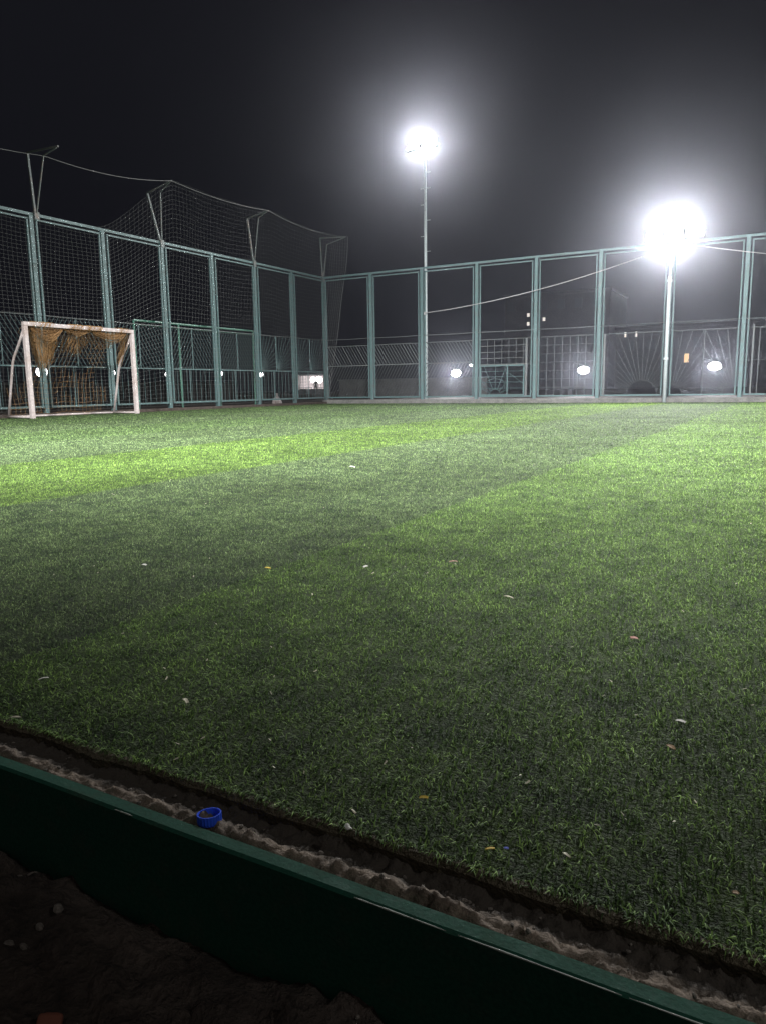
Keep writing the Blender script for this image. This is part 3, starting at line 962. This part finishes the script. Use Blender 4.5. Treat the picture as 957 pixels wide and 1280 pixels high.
# ------------------------------------------------------------------ bottle cap and litter
M['cap'] = plain('blue_plastic', (.03, .10, .75), .35)
m = MB()
prof = [(.0, .0118), (.0115, .0118), (.0138, .0105), (.0142, .008), (.0142, -.001), (.0128, -.001), (.0126, .0085), (.0, .0095)]
n = 48; vs = []; fs = []
for i, (r, z) in enumerate(prof):
    for k in range(n):
        q = 2*math.pi*k/n
        rr_ = r + (.0005 if (k % 2 and i in (3, 4)) else 0)
        vs.append((rr_*math.cos(q), rr_*math.sin(q), z))
for i in range(len(prof)-1):
    for k in range(n):
        k2 = (k+1) % n
        fs.append((i*n+k, i*n+k2, (i+1)*n+k2, (i+1)*n+k))
m.add(vs, fs)
o = m.build('bottle_cap', M['cap'], smooth=False, loc=(14.111, -21.836, -.0005))
o.rotation_euler = (R(176), R(-5), 0)
tag(o, 'blue plastic bottle cap lying in the dirt beside the kerb', 'bottle cap')

def lmat(n, c): 
    if n not in M: M[n] = plain(n, c, .8)
    return M[n]
PAPER, LEAF, PINK, YEL, STRAW, BLU = (lmat('white_paper', (.55, .54, .49)), lmat('brown_leaf', (.30, .20, .11)), lmat('pink_wrapper', (.5, .27, .22)),
                                 lmat('yellow_wrapper', (.72, .52, .08)), lmat('pale_straw', (.62, .58, .44)), lmat('blue_wrapper', (.05, .08, .5)))
def scrap(name, cat, x, y, L, W, rz, mat, label, curl=.3, z=.012, pointed=False):
    """A bent flake with thickness."""
    m = MB(); n = 6; vs = []; fs = []
    for side in (1, 0):
        for k in range(n + 1):
            t = k/n - .5
            ww = W * (1 - (2*abs(t))**2.2 * (.95 if pointed else .25)) * (1 + .12*math.sin(k*2.3 + x*50))
            zz = curl * L * (.25 - t*t) * 1.2 + side * .0009
            vs += [(t*L, -ww/2, zz + .1*curl*W), (t*L, 0, zz), (t*L, ww/2, zz + .25*curl*W)]
    o = (n+1)*3
    for k in range(n):
        for j in range(2):
            a = k*3+j
            fs.append((a, a+3, a+4, a+1)); fs.append((o+a, o+a+1, o+a+4, o+a+3))
        fs.append((k*3, o+k*3, o+k*3+3, k*3+3)); fs.append((k*3+2, k*3+5, o+k*3+5, o+k*3+2))
    fs.append((0, 1, o+1, o)); fs.append((1, 2, o+2, o+1))
    e = n*3; fs.append((e, o+e, o+e+1, e+1)); fs.append((e+1, o+e+1, o+e+2, e+2))
    m.add(vs, fs)
    ob = m.build(name, mat, loc=(x, y, z - .006)); ob.scale = (.85, .85, .85)
    ob.rotation_euler = (random.uniform(-.2, .2), random.uniform(-.2, .2), rz)
    return tag(ob, label, cat, 'litter on the turf')
YP = YAW  # litter lies at any angle; rz is measured from world X
scrap('paper_scrap', 'litter', 12.235, -18.41, .045, .035, .3, PAPER, 'small white paper scrap far out on the dark turf band')
scrap('foil_wrapper', 'litter', 13.862, -20.538, .028, .014, .45, PINK, 'pinkish wrapper scrap on the bright turf near the middle')
scrap('dry_leaf', 'leaf', 14.126, -20.817, .03, .007, .1, STRAW, 'narrow pale straw leaf beyond the pinkish scraps', pointed=True)
scrap('foil_wrapper', 'litter', 14.445, -20.99, .018, .010, .6, PINK, 'small reddish scrap on the bright turf toward the right', z=.014)
scrap('paper_scrap', 'litter', 14.575, -21.334, .016, .009, -.2, PAPER, 'white crumpled paper flake beside the brown leaf')
scrap('dry_leaf', 'leaf', 14.574, -21.425, .017, .010, -.4, LEAF, 'brown dry leaf lying close to the white paper flake', pointed=True)
scrap('foil_wrapper', 'litter', 14.328, -21.696, .013, .005, .2, YEL, 'yellow wrapper shred near the cut turf edge')
scrap('foil_wrapper', 'litter', 14.436, -21.755, .012, .004, .5, YEL, 'tiny yellow shred next to a blue one at the turf edge')
scrap('foil_wrapper', 'litter', 14.451, -21.746, .006, .004, .3, BLU, 'tiny blue shred next to a yellow one at the turf edge')
scrap('dry_leaf', 'leaf', 14.512, -21.728, .016, .004, -.6, STRAW, 'thin pale stalk lying slantwise near the turf edge', pointed=True)
scrap('paper_scrap', 'litter', 13.572, -21.658, .020, .007, 1.0, PAPER, 'rolled white paper bit on the dark turf in the left corner')
scrap('cigarette_butt', 'cigarette butt', 13.863, -21.614, .022, .007, -.5, STRAW, 'pale cigarette butt lying level on the turf above the bottle cap')
scrap('dry_leaf', 'leaf', 13.671, -21.781, .020, .004, .7, STRAW, 'faint straw blade on the turf edge at the far left', pointed=True)
scrap('paper_scrap', 'litter', 13.076, -20.955, .018, .012, .2, PAPER, 'white speck of paper on the dark band at left')
scrap('paper_scrap', 'litter', 13.665, -20.696, .016, .012, .9, PAPER, 'white speck of paper where the light turf band begins')
scrap('dry_leaf', 'leaf', 13.426, -20.83, .022, .008, .4, YEL, 'yellowish leaf sliver lying on the seam of the turf bands', pointed=True)
scrap('paper_scrap', 'litter', 14.28, -21.793, .008, .010, 1.2, PAPER, 'white paper tuft standing on the turf edge', curl=.8)
scrap('dry_leaf', 'leaf', 14.674, -21.71, .008, .006, .2, LEAF, 'small tan leaf bit by the turf edge at lower right', pointed=True)
scrap('paper_scrap', 'litter', 7.45, -1.0, .16, .10, .2, PAPER, 'white crumpled paper on the turf before the gate in the far fence', curl=.5)
# a scatter of tiny shreds nobody would count
m = MB()
for k in range(170):
    d = .8 + 5 * random.random() ** 1.6; a = YAW + R(random.uniform(-34, 34))
    x, y = CAM.x + math.sin(a)*d, CAM.y + math.cos(a)*d
    if y < PY0 + .01: continue
    L, W_, q = random.uniform(.003, .008), random.uniform(.0012, .003), random.uniform(0, 6.28)
    c, s = math.cos(q), math.sin(q)
    z = random.uniform(.004, .014)
    m.add([(x-c*L/2+s*W_/2, y-s*L/2-c*W_/2, z), (x+c*L/2+s*W_/2, y+s*L/2-c*W_/2, z+.002), (x+c*L/2-s*W_/2, y+s*L/2+c*W_/2, z+.003), (x-c*L/2-s*W_/2, y-s*L/2+c*W_/2, z)], [(0,1,2,3)])
tag(m.build('debris', STRAW), 'tiny pale shreds and crumbs scattered over the near turf', 'debris', kind='stuff')
# pebbles in the dirt beside the kerb and on the lower ground
m = MB(); rp = random.Random(21)
for k in range(190):
    if k < 120:
        x, y = rp.uniform(13.3, 15.2), rp.uniform(KY + .004, PY0 - .006); z = zdirt(x, y) + .001; r = rp.uniform(.0012, .0042)
    else:
        x, y = rp.uniform(13.7, 14.9), rp.uniform(-22.25, KY - .03); z = zlow(x, y) + .001; r = rp.uniform(.002, .009)
    A = Matrix.Translation((x, y, z)) @ Matrix.Rotation(rp.uniform(0, 6.3), 4, 'Z') @ Matrix.Diagonal((1, rp.uniform(.55, .9), rp.uniform(.4, .75), 1))
    m.lathe([(0, -r)] + [(r * math.sin(q) * rp.uniform(.8, 1.1), -r * math.cos(q)) for q in (.7, 1.4, 2.2)] + [(0, r * .95)], 7, A)
tag(m.build('gravel', M['stone']), 'small loose pebbles and crumbs of mortar in the dirt along the kerb', 'gravel', kind='stuff')
# orange bit on the lower ground
m = MB(); m.box((-.012, -.008, 0), (.012, .008, .012)); m.box((-.008, -.011, .002), (.009, .010, .010))
o = m.build('brick_chip', lmat('brick_orange', (.22, .075, .045)), loc=(14.086, -22.050, -.122), bevel=.003); o.rotation_euler = (.3, .2, .7)
tag(o, 'orange brick chip on the dark ground below the kerb', 'brick chip')

# ------------------------------------------------------------------ haze
m = MB(); m.box((-130, -130, -1.3), (130, 112, 40))
hz = m.build('haze', None)
tag(hz, 'thin damp night haze glowing around the floodlights', 'haze', kind='stuff')
mat = bpy.data.materials.new('haze_air'); mat.use_nodes = True
nt = mat.node_tree; nt.nodes.clear()
out = nt.nodes.new('ShaderNodeOutputMaterial'); pv = nt.nodes.new('ShaderNodeVolumePrincipled')
pv.inputs['Color'].default_value = (.84, .87, 1, 1)
pv.inputs['Density'].default_value = .00082
pv.inputs['Anisotropy'].default_value = .925
nt.links.new(pv.outputs[0], out.inputs['Volume'])
hz.data.materials.append(mat)

# ------------------------------------------------------------------ render settings
SC.view_settings.view_transform = 'Standard'; SC.view_settings.look = 'None'
SC.view_settings.gamma = 1; SC.view_settings.exposure = 0
SC.render.engine = 'CYCLES'
c = SC.cycles
c.use_denoising = True
c.max_bounces = 6; c.diffuse_bounces = 3; c.glossy_bounces = 2; c.transmission_bounces = 3; c.volume_bounces = 0; c.transparent_max_bounces = 6
c.sample_clamp_indirect = 4
c.caustics_reflective = False; c.caustics_refractive = False
